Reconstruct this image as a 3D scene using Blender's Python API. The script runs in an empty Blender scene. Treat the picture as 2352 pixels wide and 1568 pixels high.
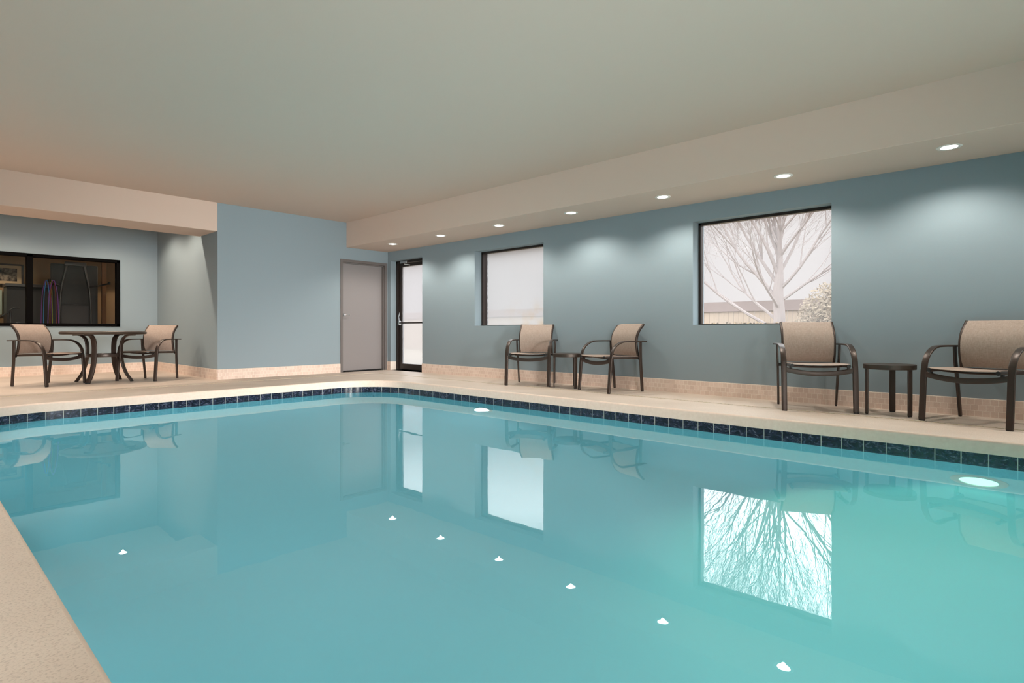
import bpy, bmesh, math, random
from mathutils import Vector, Matrix, noise
random.seed(7)
SC = bpy.context.scene
COL = SC.collection
PI = math.pi

# ------------------------------------------------------------------ camera
F_PX, YAW, HOR, EYE = 1306.8, 0.825, 758.94, 0.79
cd = bpy.data.cameras.new('camera'); cam = bpy.data.objects.new('camera', cd); COL.objects.link(cam)
cd.sensor_width = 36; cd.lens = F_PX / 2352 * 36; cd.shift_y = -(784 - HOR) / 2352
cd.clip_start = .02; cd.clip_end = 300
cam.location = (0, 0, EYE); cam.rotation_euler = (PI / 2, 0, -YAW)
SC.camera = cam
# ------------------------------------------------------------------ view, sky
SC.view_settings.view_transform = 'Standard'; SC.view_settings.look = 'None'
SC.view_settings.exposure = 0.0; SC.view_settings.gamma = 1.0; SC.view_settings.use_curve_mapping = False
cy = SC.cycles
cy.max_bounces = 12; cy.diffuse_bounces = 6; cy.glossy_bounces = 4; cy.transmission_bounces = 8; cy.transparent_max_bounces = 12
cy.caustics_reflective = False; cy.caustics_refractive = True; cy.blur_glossy = 0.5
cy.sample_clamp_indirect = 2.0; cy.use_denoising = True
try: cy.denoiser = 'OPENIMAGEDENOISE'; cy.denoising_prefilter = 'ACCURATE'
except Exception: pass
W = bpy.data.worlds.new('sky'); SC.world = W; W.use_nodes = True
wn = W.node_tree.nodes; wl = W.node_tree.links; wn.clear()
tc = wn.new('ShaderNodeTexCoord'); sx = wn.new('ShaderNodeSeparateXYZ'); cr = wn.new('ShaderNodeValToRGB')
bg = wn.new('ShaderNodeBackground'); wo = wn.new('ShaderNodeOutputWorld')
wl.new(tc.outputs['Generated'], sx.inputs[0]); wl.new(sx.outputs['Z'], cr.inputs[0])
wl.new(cr.outputs[0], bg.inputs[0]); wl.new(bg.outputs[0], wo.inputs[0])
e = cr.color_ramp.elements
SKYK = 13.0          # bright overcast sky above a paler haze along the horizon
for i, (p, c) in enumerate([(0.0, (.3, .27, .24)), (.02, (1.22, 1.17, 1.18)), (.19, (1.28, 1.24, 1.25)), (.30, (SKYK * .94, SKYK * .98, SKYK)), (1.0, (SKYK * .8, SKYK * .93, SKYK))]):
    el = e[i] if i < 2 else e.new(p)
    el.position = p; el.color = (*c, 1)
bg.inputs[1].default_value = 1.0

# power of the lamps (W); fixture lamps are made further down, added fill lamps just below
P_SOFFIT, P_DECK, P_ALCOVE, P_POOL, P_GYM, P_UP = 56, 136, 74, 205, 92, 72
C_WARM, C_ALC, C_POOL, C_UP = (1, .945, .85), (1, .83, .66), (.54, .90, 1), (1, .97, .93)
# unseen fill lamps added behind the viewer to brighten the room: one turned up to the ceiling, the others down the room
for lx, ly, lz, size, pw, spread, d in ((-1.3, -3.8, .5, 1.3, P_UP * 1.5, 78, (.46, .9, .36)), (1.6, -4.6, 1.5, 1.0, 62, 38, (3.1, 14.2, -1.9)), (3.4, -4.7, .45, 1.3, 20, 60, (.6, 14, 2.6))):
    ld = bpy.data.lights.new('fill_lamp', 'AREA'); ld.shape = 'DISK'; ld.size = size; ld.energy = pw; ld.color = C_UP; ld.spread = math.radians(spread)
    lo = bpy.data.objects.new('fill_lamp', ld); COL.objects.link(lo); lo.location = (lx, ly, lz); lo.rotation_euler = Vector(d).to_track_quat('-Z', 'Y').to_euler()

# ------------------------------------------------------------------ materials
def srgb(r, g, b):
    f = lambda v: (v / 255 / 12.92) if v / 255 <= .04045 else ((v / 255 + .055) / 1.055) ** 2.4
    return (f(r), f(g), f(b), 1)
def mat(name, col=(.5, .5, .5, 1), rough=.5, metal=0.0, spec=.5):
    m = bpy.data.materials.new(name); m.use_nodes = True
    p = m.node_tree.nodes['Principled BSDF']
    p.inputs['Base Color'].default_value = col; p.inputs['Roughness'].default_value = rough
    p.inputs['Metallic'].default_value = metal; p.inputs['Specular IOR Level'].default_value = spec
    return m
def N(m, t, **k):
    n = m.node_tree.nodes.new('ShaderNode' + t)
    for a, v in k.items():
        if a.startswith('i_'):
            key = a[2:].replace('_', ' ')
            n.inputs[key].default_value = v
        else: setattr(n, a, v)
    return n
def LK(m, a, b): m.node_tree.links.new(a, b)
def P(m): return m.node_tree.nodes['Principled BSDF']
def bump(m, scale, strength, dist=.002, detail=3, src=None, coord='Object'):
    t = N(m, 'TexCoord'); n = N(m, 'TexNoise', i_Scale=scale, i_Detail=detail); b = N(m, 'Bump', i_Strength=strength, i_Distance=dist)
    LK(m, t.outputs[coord], n.inputs['Vector']); LK(m, n.outputs['Fac'], b.inputs['Height']); LK(m, b.outputs[0], P(m).inputs['Normal'])
    return b
def mottled(m, c1, c2, scale, lo=.35, hi=.65, detail=6, coord='Object', rough=.6, vec=None):
    t = N(m, 'TexCoord'); n = N(m, 'TexNoise', i_Scale=scale, i_Detail=detail, i_Roughness=rough); r = N(m, 'ValToRGB')
    LK(m, t.outputs[coord], n.inputs['Vector']); LK(m, n.outputs['Fac'], r.inputs[0])
    r.color_ramp.elements[0].position = lo; r.color_ramp.elements[1].position = hi
    r.color_ramp.elements[0].color = c1; r.color_ramp.elements[1].color = c2
    LK(m, r.outputs[0], P(m).inputs['Base Color']); return r

M_WALL = mat('blue_grey_wall_paint', srgb(135, 149, 156), .75, spec=.25)
bump(M_WALL, 220, .35, .0015, 2)
M_CEIL = mat('cream_ceiling_paint', srgb(208, 187, 173), .85, spec=.2)
bump(M_CEIL, 60, .15, .002, 5)
M_REVEAL = M_WALL
M_DECK = mat('beige_pool_deck', srgb(222, 205, 189), .42, spec=.4)
def deck_nodes(m):
    t = N(m, 'TexCoord')
    a = N(m, 'TexNoise', i_Scale=140.0, i_Detail=4.0); b = N(m, 'TexNoise', i_Scale=1.6, i_Detail=4.0)
    LK(m, t.outputs['Object'], a.inputs['Vector']); LK(m, t.outputs['Object'], b.inputs['Vector'])
    ra = N(m, 'ValToRGB'); ra.color_ramp.elements[0].position = .28; ra.color_ramp.elements[1].position = .5
    ra.color_ramp.elements[0].color = srgb(190, 172, 159); ra.color_ramp.elements[1].color = srgb(221, 204, 190)
    rb = N(m, 'ValToRGB'); rb.color_ramp.elements[0].position = .3; rb.color_ramp.elements[1].position = .7
    rb.color_ramp.elements[0].color = (.84, .82, .80, 1); rb.color_ramp.elements[1].color = (1, 1, 1, 1)
    mx = N(m, 'Mix', data_type='RGBA', blend_type='MULTIPLY'); mx.inputs[0].default_value = 1
    LK(m, a.outputs['Fac'], ra.inputs[0]); LK(m, b.outputs['Fac'], rb.inputs[0])
    LK(m, ra.outputs[0], mx.inputs[6]); LK(m, rb.outputs[0], mx.inputs[7]); LK(m, mx.outputs[2], P(m).inputs['Base Color'])
    bp = N(m, 'Bump', i_Strength=.2, i_Distance=.002); LK(m, a.outputs['Fac'], bp.inputs['Height']); LK(m, bp.outputs[0], P(m).inputs['Normal'])
deck_nodes(M_DECK)
M_COPING = mat('pool_coping_concrete', srgb(206, 199, 178), .6)
mottled(M_COPING, srgb(236, 208, 190), srgb(243, 217, 200), 30)
M_DRAIN = mat('deck_drain_strip', srgb(196, 182, 160), .6)
def drain_nodes(m):
    uv = N(m, 'UVMap'); s = N(m, 'SeparateXYZ'); LK(m, uv.outputs[0], s.inputs[0])
    f = N(m, 'Math', operation='FRACT'); d = N(m, 'Math', operation='DIVIDE'); d.inputs[1].default_value = .042
    LK(m, s.outputs[0], d.inputs[0]); LK(m, d.outputs[0], f.inputs[0])
    g = N(m, 'Math', operation='LESS_THAN'); g.inputs[1].default_value = .3; LK(m, f.outputs[0], g.inputs[0])
    v = N(m, 'Math', operation='COMPARE'); v.inputs[1].default_value = .5; v.inputs[2].default_value = .22; LK(m, s.outputs[1], v.inputs[0])
    a = N(m, 'Math', operation='MULTIPLY'); LK(m, g.outputs[0], a.inputs[0]); LK(m, v.outputs[0], a.inputs[1])
    mx = N(m, 'Mix', data_type='RGBA'); mx.inputs[6].default_value = srgb(198, 184, 160); mx.inputs[7].default_value = srgb(70, 60, 50)
    LK(m, a.outputs[0], mx.inputs[0]); LK(m, mx.outputs[2], P(m).inputs['Base Color'])
drain_nodes(M_DRAIN)
def brick_uv(name, c1, c2, grout, w, h, offset, rough, mortar=.002):
    m = mat(name, c1, rough)
    uv = N(m, 'UVMap'); b = N(m, 'TexBrick', offset=offset, squash=1.0)
    b.inputs['Scale'].default_value = 1.0; b.inputs['Mortar Size'].default_value = mortar; b.inputs['Mortar Smooth'].default_value = .1
    b.inputs['Brick Width'].default_value = w; b.inputs['Row Height'].default_value = h; b.inputs['Bias'].default_value = 0
    b.inputs['Color1'].default_value = c1; b.inputs['Color2'].default_value = c2; b.inputs['Mortar'].default_value = grout
    LK(m, uv.outputs[0], b.inputs['Vector'])
    return m, uv, b
M_BASE, uvn, bk = brick_uv('tumbled_base_tile', srgb(216, 192, 177), srgb(230, 208, 194), srgb(240, 226, 213), .056, .0545, .5, .7)
n1 = N(M_BASE, 'TexNoise', i_Scale=70.0, i_Detail=5.0); LK(M_BASE, uvn.outputs[0], n1.inputs['Vector'])
mr = N(M_BASE, 'MapRange'); mr.inputs[3].default_value = .86; mr.inputs[4].default_value = 1.08; LK(M_BASE, n1.outputs['Fac'], mr.inputs[0])
vm = N(M_BASE, 'Mix', data_type='RGBA', blend_type='MULTIPLY'); vm.inputs[0].default_value = 1
LK(M_BASE, bk.outputs['Color'], vm.inputs[6]); LK(M_BASE, mr.outputs[0], vm.inputs[7]); LK(M_BASE, vm.outputs[2], P(M_BASE).inputs['Base Color'])
bb = N(M_BASE, 'Bump', i_Strength=.5, i_Distance=.003); sb = N(M_BASE, 'Math', operation='SUBTRACT'); LK(M_BASE, n1.outputs['Fac'], sb.inputs[0]); LK(M_BASE, bk.outputs['Fac'], sb.inputs[1])
LK(M_BASE, sb.outputs[0], bb.inputs['Height']); LK(M_BASE, bb.outputs[0], P(M_BASE).inputs['Normal'])

M_BAND, uvn, bk = brick_uv('navy_waterline_tile', (0, 0, 0, 1), (1, 1, 1, 1), srgb(196, 190, 178), .1505, .152, 0.0, .12, .003)
# swirled navy glaze, a different cut of the pattern on each tile
mpv = N(M_BAND, 'VectorMath', operation='ADD'); sc1 = N(M_BAND, 'VectorMath', operation='SCALE'); sc1.inputs['Scale'].default_value = 40
LK(M_BAND, bk.outputs['Color'], sc1.inputs[0]); LK(M_BAND, uvn.outputs[0], mpv.inputs[0]); LK(M_BAND, sc1.outputs[0], mpv.inputs[1])
mq = N(M_BAND, 'Mapping'); mq.inputs['Scale'].default_value = (1, 1.5, 1); mq.inputs['Rotation'].default_value = (0, 0, .5); LK(M_BAND, mpv.outputs[0], mq.inputs[0])
wv = N(M_BAND, 'TexNoise', i_Scale=11.0, i_Detail=3.0, i_Roughness=.55, i_Distortion=3.5); LK(M_BAND, mq.outputs[0], wv.inputs['Vector'])
rp = N(M_BAND, 'ValToRGB'); LK(M_BAND, wv.outputs['Fac'], rp.inputs[0])
rp.color_ramp.elements[0].color = srgb(19, 19, 33); rp.color_ramp.elements[1].color = srgb(104, 104, 118); rp.color_ramp.elements[0].position = .44; rp.color_ramp.elements[1].position = .72
el = rp.color_ramp.elements.new(.57); el.color = srgb(42, 42, 62)
mx = N(M_BAND, 'Mix', data_type='RGBA'); LK(M_BAND, bk.outputs['Fac'], mx.inputs[0]); LK(M_BAND, rp.outputs[0], mx.inputs[6]); mx.inputs[7].default_value = srgb(190, 186, 176)
LK(M_BAND, mx.outputs[2], P(M_BAND).inputs['Base Color'])

M_PLASTER = mat('turquoise_pool_plaster', (.50, .92, .98, 1), .8, spec=0)
M_WATER = bpy.data.materials.new('clear_pool_water'); M_WATER.use_nodes = True
nt = M_WATER.node_tree; nt.nodes.clear()
o_ = N(M_WATER, 'OutputMaterial'); rf = N(M_WATER, 'BsdfRefraction', i_IOR=1.333, i_Roughness=0.0); gl = N(M_WATER, 'BsdfGlossy', i_Roughness=0.0)
fr = N(M_WATER, 'Fresnel', i_IOR=1.58); ms = N(M_WATER, 'MixShader'); t_ = N(M_WATER, 'TexCoord'); mp = N(M_WATER, 'Mapping'); mp.inputs['Scale'].default_value = (1, 1, 1)
w1 = N(M_WATER, 'TexNoise', i_Scale=2.2, i_Detail=3.0); b1 = N(M_WATER, 'Bump', i_Strength=.035, i_Distance=.02)
LK(M_WATER, t_.outputs['Object'], mp.inputs['Vector']); LK(M_WATER, mp.outputs[0], w1.inputs['Vector']); LK(M_WATER, w1.outputs['Fac'], b1.inputs['Height'])
for s_ in (rf, gl, fr): LK(M_WATER, b1.outputs[0], s_.inputs['Normal'])
rf.inputs['Color'].default_value = (.93, 1, 1, 1); gl.inputs['Color'].default_value = (1, 1, 1, 1)
LK(M_WATER, fr.outputs[0], ms.inputs[0]); LK(M_WATER, rf.outputs[0], ms.inputs[1]); LK(M_WATER, gl.outputs[0], ms.inputs[2]); LK(M_WATER, ms.outputs[0], o_.inputs[0])

M_BRONZE = mat('bronze_powder_coated_metal', srgb(66, 54, 48), .36, .45)
bump(M_BRONZE, 500, .12, .0005, 2)
M_BLACKPL = mat('black_plastic', srgb(20, 19, 19), .5)
M_SLING = mat('taupe_woven_sling', srgb(184, 166, 149), .8, spec=.2)
def weave(m, c1, c2):
    t = N(m, 'TexCoord'); s = N(m, 'SeparateXYZ'); LK(m, t.outputs['Object'], s.inputs[0])
    cx_ = N(m, 'CombineXYZ'); LK(m, s.outputs[0], cx_.inputs[0])
    mp1 = N(m, 'Mapping'); mp1.inputs['Scale'].default_value = (900, 30, 30); mp2 = N(m, 'Mapping'); mp2.inputs['Scale'].default_value = (30, 800, 800)
    na = N(m, 'TexNoise', i_Scale=1.0, i_Detail=2.0); nb = N(m, 'TexNoise', i_Scale=1.0, i_Detail=2.0)
    LK(m, t.outputs['Object'], mp1.inputs[0]); LK(m, t.outputs['Object'], mp2.inputs[0]); LK(m, mp1.outputs[0], na.inputs[0]); LK(m, mp2.outputs[0], nb.inputs[0])
    a = N(m, 'Math', operation='ADD'); LK(m, na.outputs['Fac'], a.inputs[0]); LK(m, nb.outputs['Fac'], a.inputs[1])
    r = N(m, 'ValToRGB'); h_ = N(m, 'Math', operation='MULTIPLY'); h_.inputs[1].default_value = .5; LK(m, a.outputs[0], h_.inputs[0]); LK(m, h_.outputs[0], r.inputs[0])
    r.color_ramp.elements[0].position = .36; r.color_ramp.elements[1].position = .64; r.color_ramp.elements[0].color = c1; r.color_ramp.elements[1].color = c2
    LK(m, r.outputs[0], P(m).inputs['Base Color'])
    b = N(m, 'Bump', i_Strength=.3, i_Distance=.001); LK(m, a.outputs[0], b.inputs['Height']); LK(m, b.outputs[0], P(m).inputs['Normal'])
weave(M_SLING, srgb(142, 125, 115), srgb(180, 162, 150))
M_TTOP = mat('bronze_table_top', srgb(70, 60, 53), .42, .4); bump(M_TTOP, 300, .15, .0006, 3)
M_DOOR = mat('taupe_painted_steel_door', srgb(136, 130, 130), .4); bump(M_DOOR, 90, .06, .001, 3)
M_DFRAME = mat('dark_taupe_door_frame', srgb(104, 98, 96), .4)
M_CHROME = mat('satin_chrome', srgb(205, 205, 205), .22, 1.0)
M_DBRONZE = mat('dark_bronze_aluminium', srgb(52, 44, 40), .35, .5)
M_BLACKF = mat('black_window_frame', srgb(8, 7, 7), .6, spec=.02)
M_WHITE = mat('white_enamel', srgb(235, 232, 226), .5)
def glassy(name, transp, tint, gloss=.06, translu=0.0, tcol=(.9, .9, .9, 1), stain=None):
    m = bpy.data.materials.new(name); m.use_nodes = True; m.node_tree.nodes.clear()
    o = N(m, 'OutputMaterial'); tr = N(m, 'BsdfTransparent'); tr.inputs[0].default_value = tint
    g = N(m, 'BsdfGlossy', i_Roughness=0.02); f = N(m, 'Fresnel', i_IOR=1.45); s1 = N(m, 'MixShader'); 
    base = tr
    if translu > 0:
        tl = N(m, 'BsdfTranslucent'); tl.inputs[0].default_value = tcol; s0 = N(m, 'MixShader'); s0.inputs[0].default_value = translu
        LK(m, tr.outputs[0], s0.inputs[1]); LK(m, tl.outputs[0], s0.inputs[2]); base = s0
        if stain: stain(m, tl, s0, tr)
    # a thin sheet reflects alike from both sides
    ge = N(m, 'NewGeometry'); ir = N(m, 'MapRange'); ir.inputs[3].default_value = 1.45; ir.inputs[4].default_value = 1 / 1.45
    LK(m, ge.outputs['Backfacing'], ir.inputs[0]); LK(m, ir.outputs[0], f.inputs['IOR'])
    LK(m, f.outputs[0], s1.inputs[0]); LK(m, base.outputs[0], s1.inputs[1]); LK(m, g.outputs[0], s1.inputs[2]); LK(m, s1.outputs[0], o.inputs[0])
    return m
M_GLASS = glassy('clear_glass', 1, (.96, .97, .96, 1))
M_GYMGLASS = glassy('dark_tinted_glass', 1, (.70, .68, .64, 1))
M_FILM = glassy('milky_window_film', 1, (.90, .88, .885, 1), translu=.36, tcol=(.168, .159, .160, 1))
M_FILM_DOOR = glassy('frosted_door_glass', 1, (.90, .88, .885, 1), translu=.8, tcol=(.178, .168, .171, 1))
def stains(m, tl, s0, tr):
    t = N(m, 'TexCoord'); n = N(m, 'TexNoise', i_Scale=4.0, i_Detail=3.5, i_Roughness=.5); s = N(m, 'SeparateXYZ')
    LK(m, t.outputs['Object'], n.inputs['Vector']); LK(m, t.outputs['Object'], s.inputs[0])
    # stain gathers low and towards the near side
    a = N(m, 'MapRange'); a.inputs[1].default_value = 1.35; a.inputs[2].default_value = .86; LK(m, s.outputs[2], a.inputs[0])
    b = N(m, 'MapRange'); b.inputs[1].default_value = 6.7; b.inputs[2].default_value = 5.7; LK(m, s.outputs[1], b.inputs[0])
    c = N(m, 'Math', operation='MULTIPLY'); LK(m, a.outputs[0], c.inputs[0]); LK(m, b.outputs[0], c.inputs[1])
    nn = N(m, 'MapRange'); nn.inputs[1].default_value = .42; nn.inputs[2].default_value = .68; LK(m, n.outputs['Fac'], nn.inputs[0])
    d = N(m, 'Math', operation='MULTIPLY'); LK(m, c.outputs[0], d.inputs[0]); LK(m, nn.outputs[0], d.inputs[1])
    x = N(m, 'Mix', data_type='RGBA'); x.inputs[6].default_value = (.188, .180, .184, 1); x.inputs[7].default_value = (.19, .13, .07, 1); LK(m, d.outputs[0], x.inputs[0]); LK(m, x.outputs[2], tl.inputs[0])
    y = N(m, 'Mix', data_type='RGBA'); y.inputs[6].default_value = (.88, .865, .87, 1); y.inputs[7].default_value = (.76, .62, .45, 1); LK(m, d.outputs[0], y.inputs[0]); LK(m, y.outputs[2], tr.inputs[0])
M_FILM_STAINED = glassy('stained_milky_window_film', 1, (.78, .76, .77, 1), translu=.8, stain=stains)
M_GREYGLASS = glassy('grey_glass', 1, (.42, .41, .42, 1))
def emis(name, col, s):
    m = bpy.data.materials.new(name); m.use_nodes = True; m.node_tree.nodes.clear()
    o = N(m, 'OutputMaterial'); e_ = N(m, 'Emission'); e_.inputs[0].default_value = (*col, 1); e_.inputs[1].default_value = s; LK(m, e_.outputs[0], o.inputs[0]); return m
M_LENS = emis('lit_downlight_lens', (1, .95, .88), 14)
M_BARK = mat('pale_grey_brown_bark', srgb(132, 120, 117), .9); 
M_FENCE = mat('weathered_fence_boards', srgb(156, 138, 121), .9)
M_RAIL = mat('fence_cap_board', srgb(122, 105, 101), .9)
M_LEAF = mat('dry_leaves', srgb(150, 118, 70), .9)
M_GROUND = mat('winter_lawn', srgb(114, 100, 80), .95)
M_SHRUB = mat('shrub_foliage', srgb(120, 105, 88), .9)
M_TAN = mat('tan_gym_paint', srgb(170, 140, 104), .8)

# ------------------------------------------------------------------ mesh helpers
class MB:
    def __init__(s): s.bm = bmesh.new(); s.uv = s.bm.loops.layers.uv.new('UVMap')
    def face(s, pts, uvs=None):
        vs = [s.bm.verts.new(p) for p in pts]
        try: f = s.bm.faces.new(vs)
        except ValueError: return None
        if uvs:
            for l, u in zip(f.loops, uvs): l[s.uv].uv = u
        return f
    def box(s, x0, x1, y0, y1, z0, z1, bevel=0):
        r = bmesh.ops.create_cube(s.bm, size=1)
        for v in r['verts']:
            v.co = Vector((x0 + (v.co.x + .5) * (x1 - x0), y0 + (v.co.y + .5) * (y1 - y0), z0 + (v.co.z + .5) * (z1 - z0)))
        if bevel:
            ed = list({e for v in r['verts'] for e in v.link_edges})
            bmesh.ops.bevel(s.bm, geom=ed, offset=bevel, segments=2, affect='EDGES', profile=.5)
        return s
    def sweep(s, path, sec, side=None, closed=False, caps=True, scale=None):
        """sweep section [(a,b)..] along path; a runs along side, b along side x tangent"""
        n = len(path); path = [Vector(p) for p in path]; rings = []; prev = None
        for i, p in enumerate(path):
            if closed: t = path[(i + 1) % n] - path[i - 1]
            else: t = path[min(i + 1, n - 1)] - path[max(i - 1, 0)]
            t.normalize()
            if side is None:
                ref = prev if prev is not None else (Vector((0, 0, 1)) if abs(t.z) < .9 else Vector((1, 0, 0)))
                a = (ref - t * ref.dot(t)).normalized(); prev = a
            else:
                sd = Vector(side[i]) if isinstance(side, list) else Vector(side)
                a = (sd - t * sd.dot(t)).normalized()
            b = t.cross(a)
            k = scale[i] if scale else 1
            rings.append([s.bm.verts.new(p + a * u * k + b * v * k) for u, v in sec])
        m = len(sec)
        for i in range(n if closed else n - 1):
            r0, r1 = rings[i], rings[(i + 1) % n]
            for j in range(m): s.bm.faces.new((r0[j], r0[(j + 1) % m], r1[(j + 1) % m], r1[j]))
        if caps and not closed: s.bm.faces.new(rings[0][::-1]); s.bm.faces.new(rings[-1])
        return s
    def tube(s, path, r, seg=10, **k): return s.sweep(path, [(r * math.cos(2 * PI * i / seg), r * math.sin(2 * PI * i / seg)) for i in range(seg)], **k)
    def lathe(s, prof, c=(0, 0, 0), seg=48):
        c = Vector(c); rings = []
        for r, z in prof:
            if r < 1e-6: rings.append([s.bm.verts.new(c + Vector((0, 0, z)))])
            else: rings.append([s.bm.verts.new(c + Vector((r * math.cos(2 * PI * i / seg), r * math.sin(2 * PI * i / seg), z))) for i in range(seg)])
        for a, b in zip(rings, rings[1:]):
            for i in range(seg):
                j = (i + 1) % seg
                q = [a[i % len(a)], a[j % len(a)], b[j % len(b)], b[i % len(b)]]
                q2 = []
                for v in q:
                    if v not in q2: q2.append(v)
                if len(q2) > 2: s.bm.faces.new(q2)
        return s
    def xf(s, M): bmesh.ops.transform(s.bm, matrix=M, verts=s.bm.verts); return s
    def build(s, name, m, parent=None, smooth=False, loc=None, weld=False):
        if weld: bmesh.ops.remove_doubles(s.bm, verts=s.bm.verts, dist=1e-5)
        bmesh.ops.recalc_face_normals(s.bm, faces=s.bm.faces)
        me = bpy.data.meshes.new(name); s.bm.to_mesh(me); s.bm.free()
        me.materials.append(m)
        if smooth:
            for p in me.polygons: p.use_smooth = True
            try: me.set_sharp_from_angle(angle=math.radians(42))
            except Exception: pass
        o = bpy.data.objects.new(name, me); COL.objects.link(o)
        if parent is not None: o.parent = parent
        if loc is not None: o.location = loc
        return o
def rrect(w, t, r=.3, n=3):
    """rounded rectangle section"""
    rr = min(w, t) * r; out = []
    for cx_, cy_, a0 in ((w / 2 - rr, t / 2 - rr, 0), (-w / 2 + rr, t / 2 - rr, PI / 2), (-w / 2 + rr, -t / 2 + rr, PI), (w / 2 - rr, -t / 2 + rr, 1.5 * PI)):
        for k in range(n + 1):
            a = a0 + PI / 2 * k / n; out.append((cx_ + rr * math.cos(a), cy_ + rr * math.sin(a)))
    return out
def spline(pts, n=6):
    """Catmull-Rom through points"""
    P_ = [Vector(p) for p in pts]; P_ = [2 * P_[0] - P_[1]] + P_ + [2 * P_[-1] - P_[-2]]; out = []
    for i in range(1, len(P_) - 2):
        a, b, c, d = P_[i - 1:i + 3]
        for k in range(n):
            t = k / n; out.append(.5 * ((2 * b) + (c - a) * t + (2 * a - 5 * b + 4 * c - d) * t * t + (3 * b - a - 3 * c + d) * t ** 3))
    out.append(P_[-2]); return out
def tag(o, label=None, cat=None, group=None, kind=None):
    if label: o['label'] = label
    if cat: o['category'] = cat
    if group: o['group'] = group
    if kind: o['kind'] = kind
    return o
def empty(name, loc=(0, 0, 0), rz=0, **k):
    o = bpy.data.objects.new(name, None); COL.objects.link(o); o.location = loc; o.rotation_euler = (0, 0, rz); o.empty_display_size = .1
    return tag(o, **k)
def copy_tree(o, parent=None):
    c = o.copy(); COL.objects.link(c)
    if parent is not None: c.parent = parent
    for ch in [x for x in bpy.data.objects if x.parent == o]: copy_tree(ch, c)
    return c
def S(o, label, cat): return tag(o, label=label, cat=cat, kind='structure')

# ------------------------------------------------------------------ room shell
XR, YB, XS, XP, YP, YT, YA = 6.755, 9.663, 5.815, 5.14, 7.683, 10.433, 13.0
ZC, ZS, ZB, ZBASE, ZW = 2.842, 2.372, 2.383, .166, -.143
XL, YF, XA0, XA1 = -1.8, -5.2, 3.498, 3.568
def wall_x(x0, x1, ya, yb, z0, z1, holes):
    """wall slab normal to X with rectangular holes (y0,y1,z0,z1)"""
    m = MB(); ys = sorted({ya, yb, *[h[0] for h in holes], *[h[1] for h in holes]})
    for a, b in zip(ys, ys[1:]):
        hs = [h for h in holes if h[0] <= a + 1e-6 and h[1] >= b - 1e-6]
        if not hs: m.box(x0, x1, a, b, z0, z1); continue
        z = z0
        for h in sorted(hs, key=lambda q: q[2]):
            if h[2] > z + 1e-6: m.box(x0, x1, a, b, z, h[2])
            z = h[3]
        if z < z1 - 1e-6: m.box(x0, x1, a, b, z, z1)
    return m
def swapxy(m): m.xf(Matrix(((0, 1, 0, 0), (1, 0, 0, 0), (0, 0, 1, 0), (0, 0, 0, 1)))); return m
W1 = (5.582, 7.112, .872, 2.150); W2 = (1.612, 3.163, .862, 2.150); W3 = (-2.358, -.807, .862, 2.150); DX = (8.551, 9.563, 0, 2.187)
S(wall_x(XR, XR + .32, YF, YB + .2, -.3, ZC + .2, [W1, W2, W3, DX]).build('wall_right', M_WALL), 'long blue grey side wall with the two outside windows', 'wall')
HD = (5.715, 6.715, 0, 2.10)
S(swapxy(wall_x(YB, YB + .22, XA0, XR, -.3, ZC + .2, [(5.715, 6.715, 0, 2.10)])).build('wall_back', M_WALL), 'blue grey back wall holding the grey steel door', 'wall')
m = MB()      # side wall of the seating alcove, a hair out of square
for (a, b, c_, d) in [((XA0, YB), (XA1, YA + .15), (XA1 + .2, YA + .15), (XA0 + .2, YB + .2))]:
    lo = [(p[0], p[1], -.3) for p in (a, b, c_, d)]; hi = [(p[0], p[1], ZC + .2) for p in (a, b, c_, d)]
    m.face(lo); m.face(hi)
    for i in range(4): m.face([lo[i], lo[(i + 1) % 4], hi[(i + 1) % 4], hi[i]])
S(m.build('wall_alcove_side', M_WALL, weld=True), 'side wall of the seating alcove lit by a downlight', 'wall')
IW = (.2, 2.93, .866, 2.145)
S(swapxy(wall_x(YA, YA + .15, XL, XA1 + .2, -.3, ZC + .2, [IW])).build('wall_alcove_back', M_WALL), 'blue grey wall behind the round table with black framed window', 'wall')
S(MB().box(XL - .2, XL, YF, YA + .15, -.3, ZC + .2).build('wall_left', M_WALL), 'blue grey wall on the near side of the pool room', 'wall')
S(MB().box(XL - .2, XR + .32, YF - .2, YF, -.3, ZC + .2).build('wall_front', M_WALL), 'blue grey end wall behind the viewer', 'wall')
S(MB().box(XL - .2, XR + .32, YF - .2, YA + .15, ZC, ZC + .15).build('ceiling', M_CEIL), 'plain cream plaster ceiling over the pool', 'ceiling')
S(MB().box(XS, XR, YF, YB, ZS, ZC + .01, bevel=.004).build('ceiling_soffit', M_CEIL), 'long cream dropped soffit with a row of downlights', 'soffit')
S(MB().box(XL, XA0 + .001, YB, YT, ZB, ZC + .01, bevel=.006).build('ceiling_beam', M_CEIL), 'deep cream beam across the front of the seating alcove', 'beam')

# tiled skirting: strips with UV in metres
def base_strip(pts, name, label, th=.012):
    m = MB(); u = 0
    for (x0, y0), (x1, y1) in zip(pts, pts[1:]):
        L_ = math.hypot(x1 - x0, y1 - y0); nx, ny = -(y1 - y0) / L_ * th, (x1 - x0) / L_ * th
        a0, a1 = (x0 + nx, y0 + ny), (x1 + nx, y1 + ny); z = ZBASE
        m.face([(*a0, 0), (*a1, 0), (*a1, z - .002), (*a0, z - .002)], [(u, 0), (u + L_, 0), (u + L_, z), (u, z)])
        m.face([(*a0, z - .002), (*a1, z - .002), (x1, y1, z), (x0, y0, z)], [(u, z), (u + L_, z), (u + L_, z), (u, z)])
        for (p, q) in (((x0, y0), a0), ((x1, y1), a1)):
            m.face([(*p, 0), (*q, 0), (*q, z - .002), (*p, z)], [(0, 0), (th, 0), (th, z), (0, z)])
        u += L_
    return S(m.build(name, M_BASE), label, 'baseboard')
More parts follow.
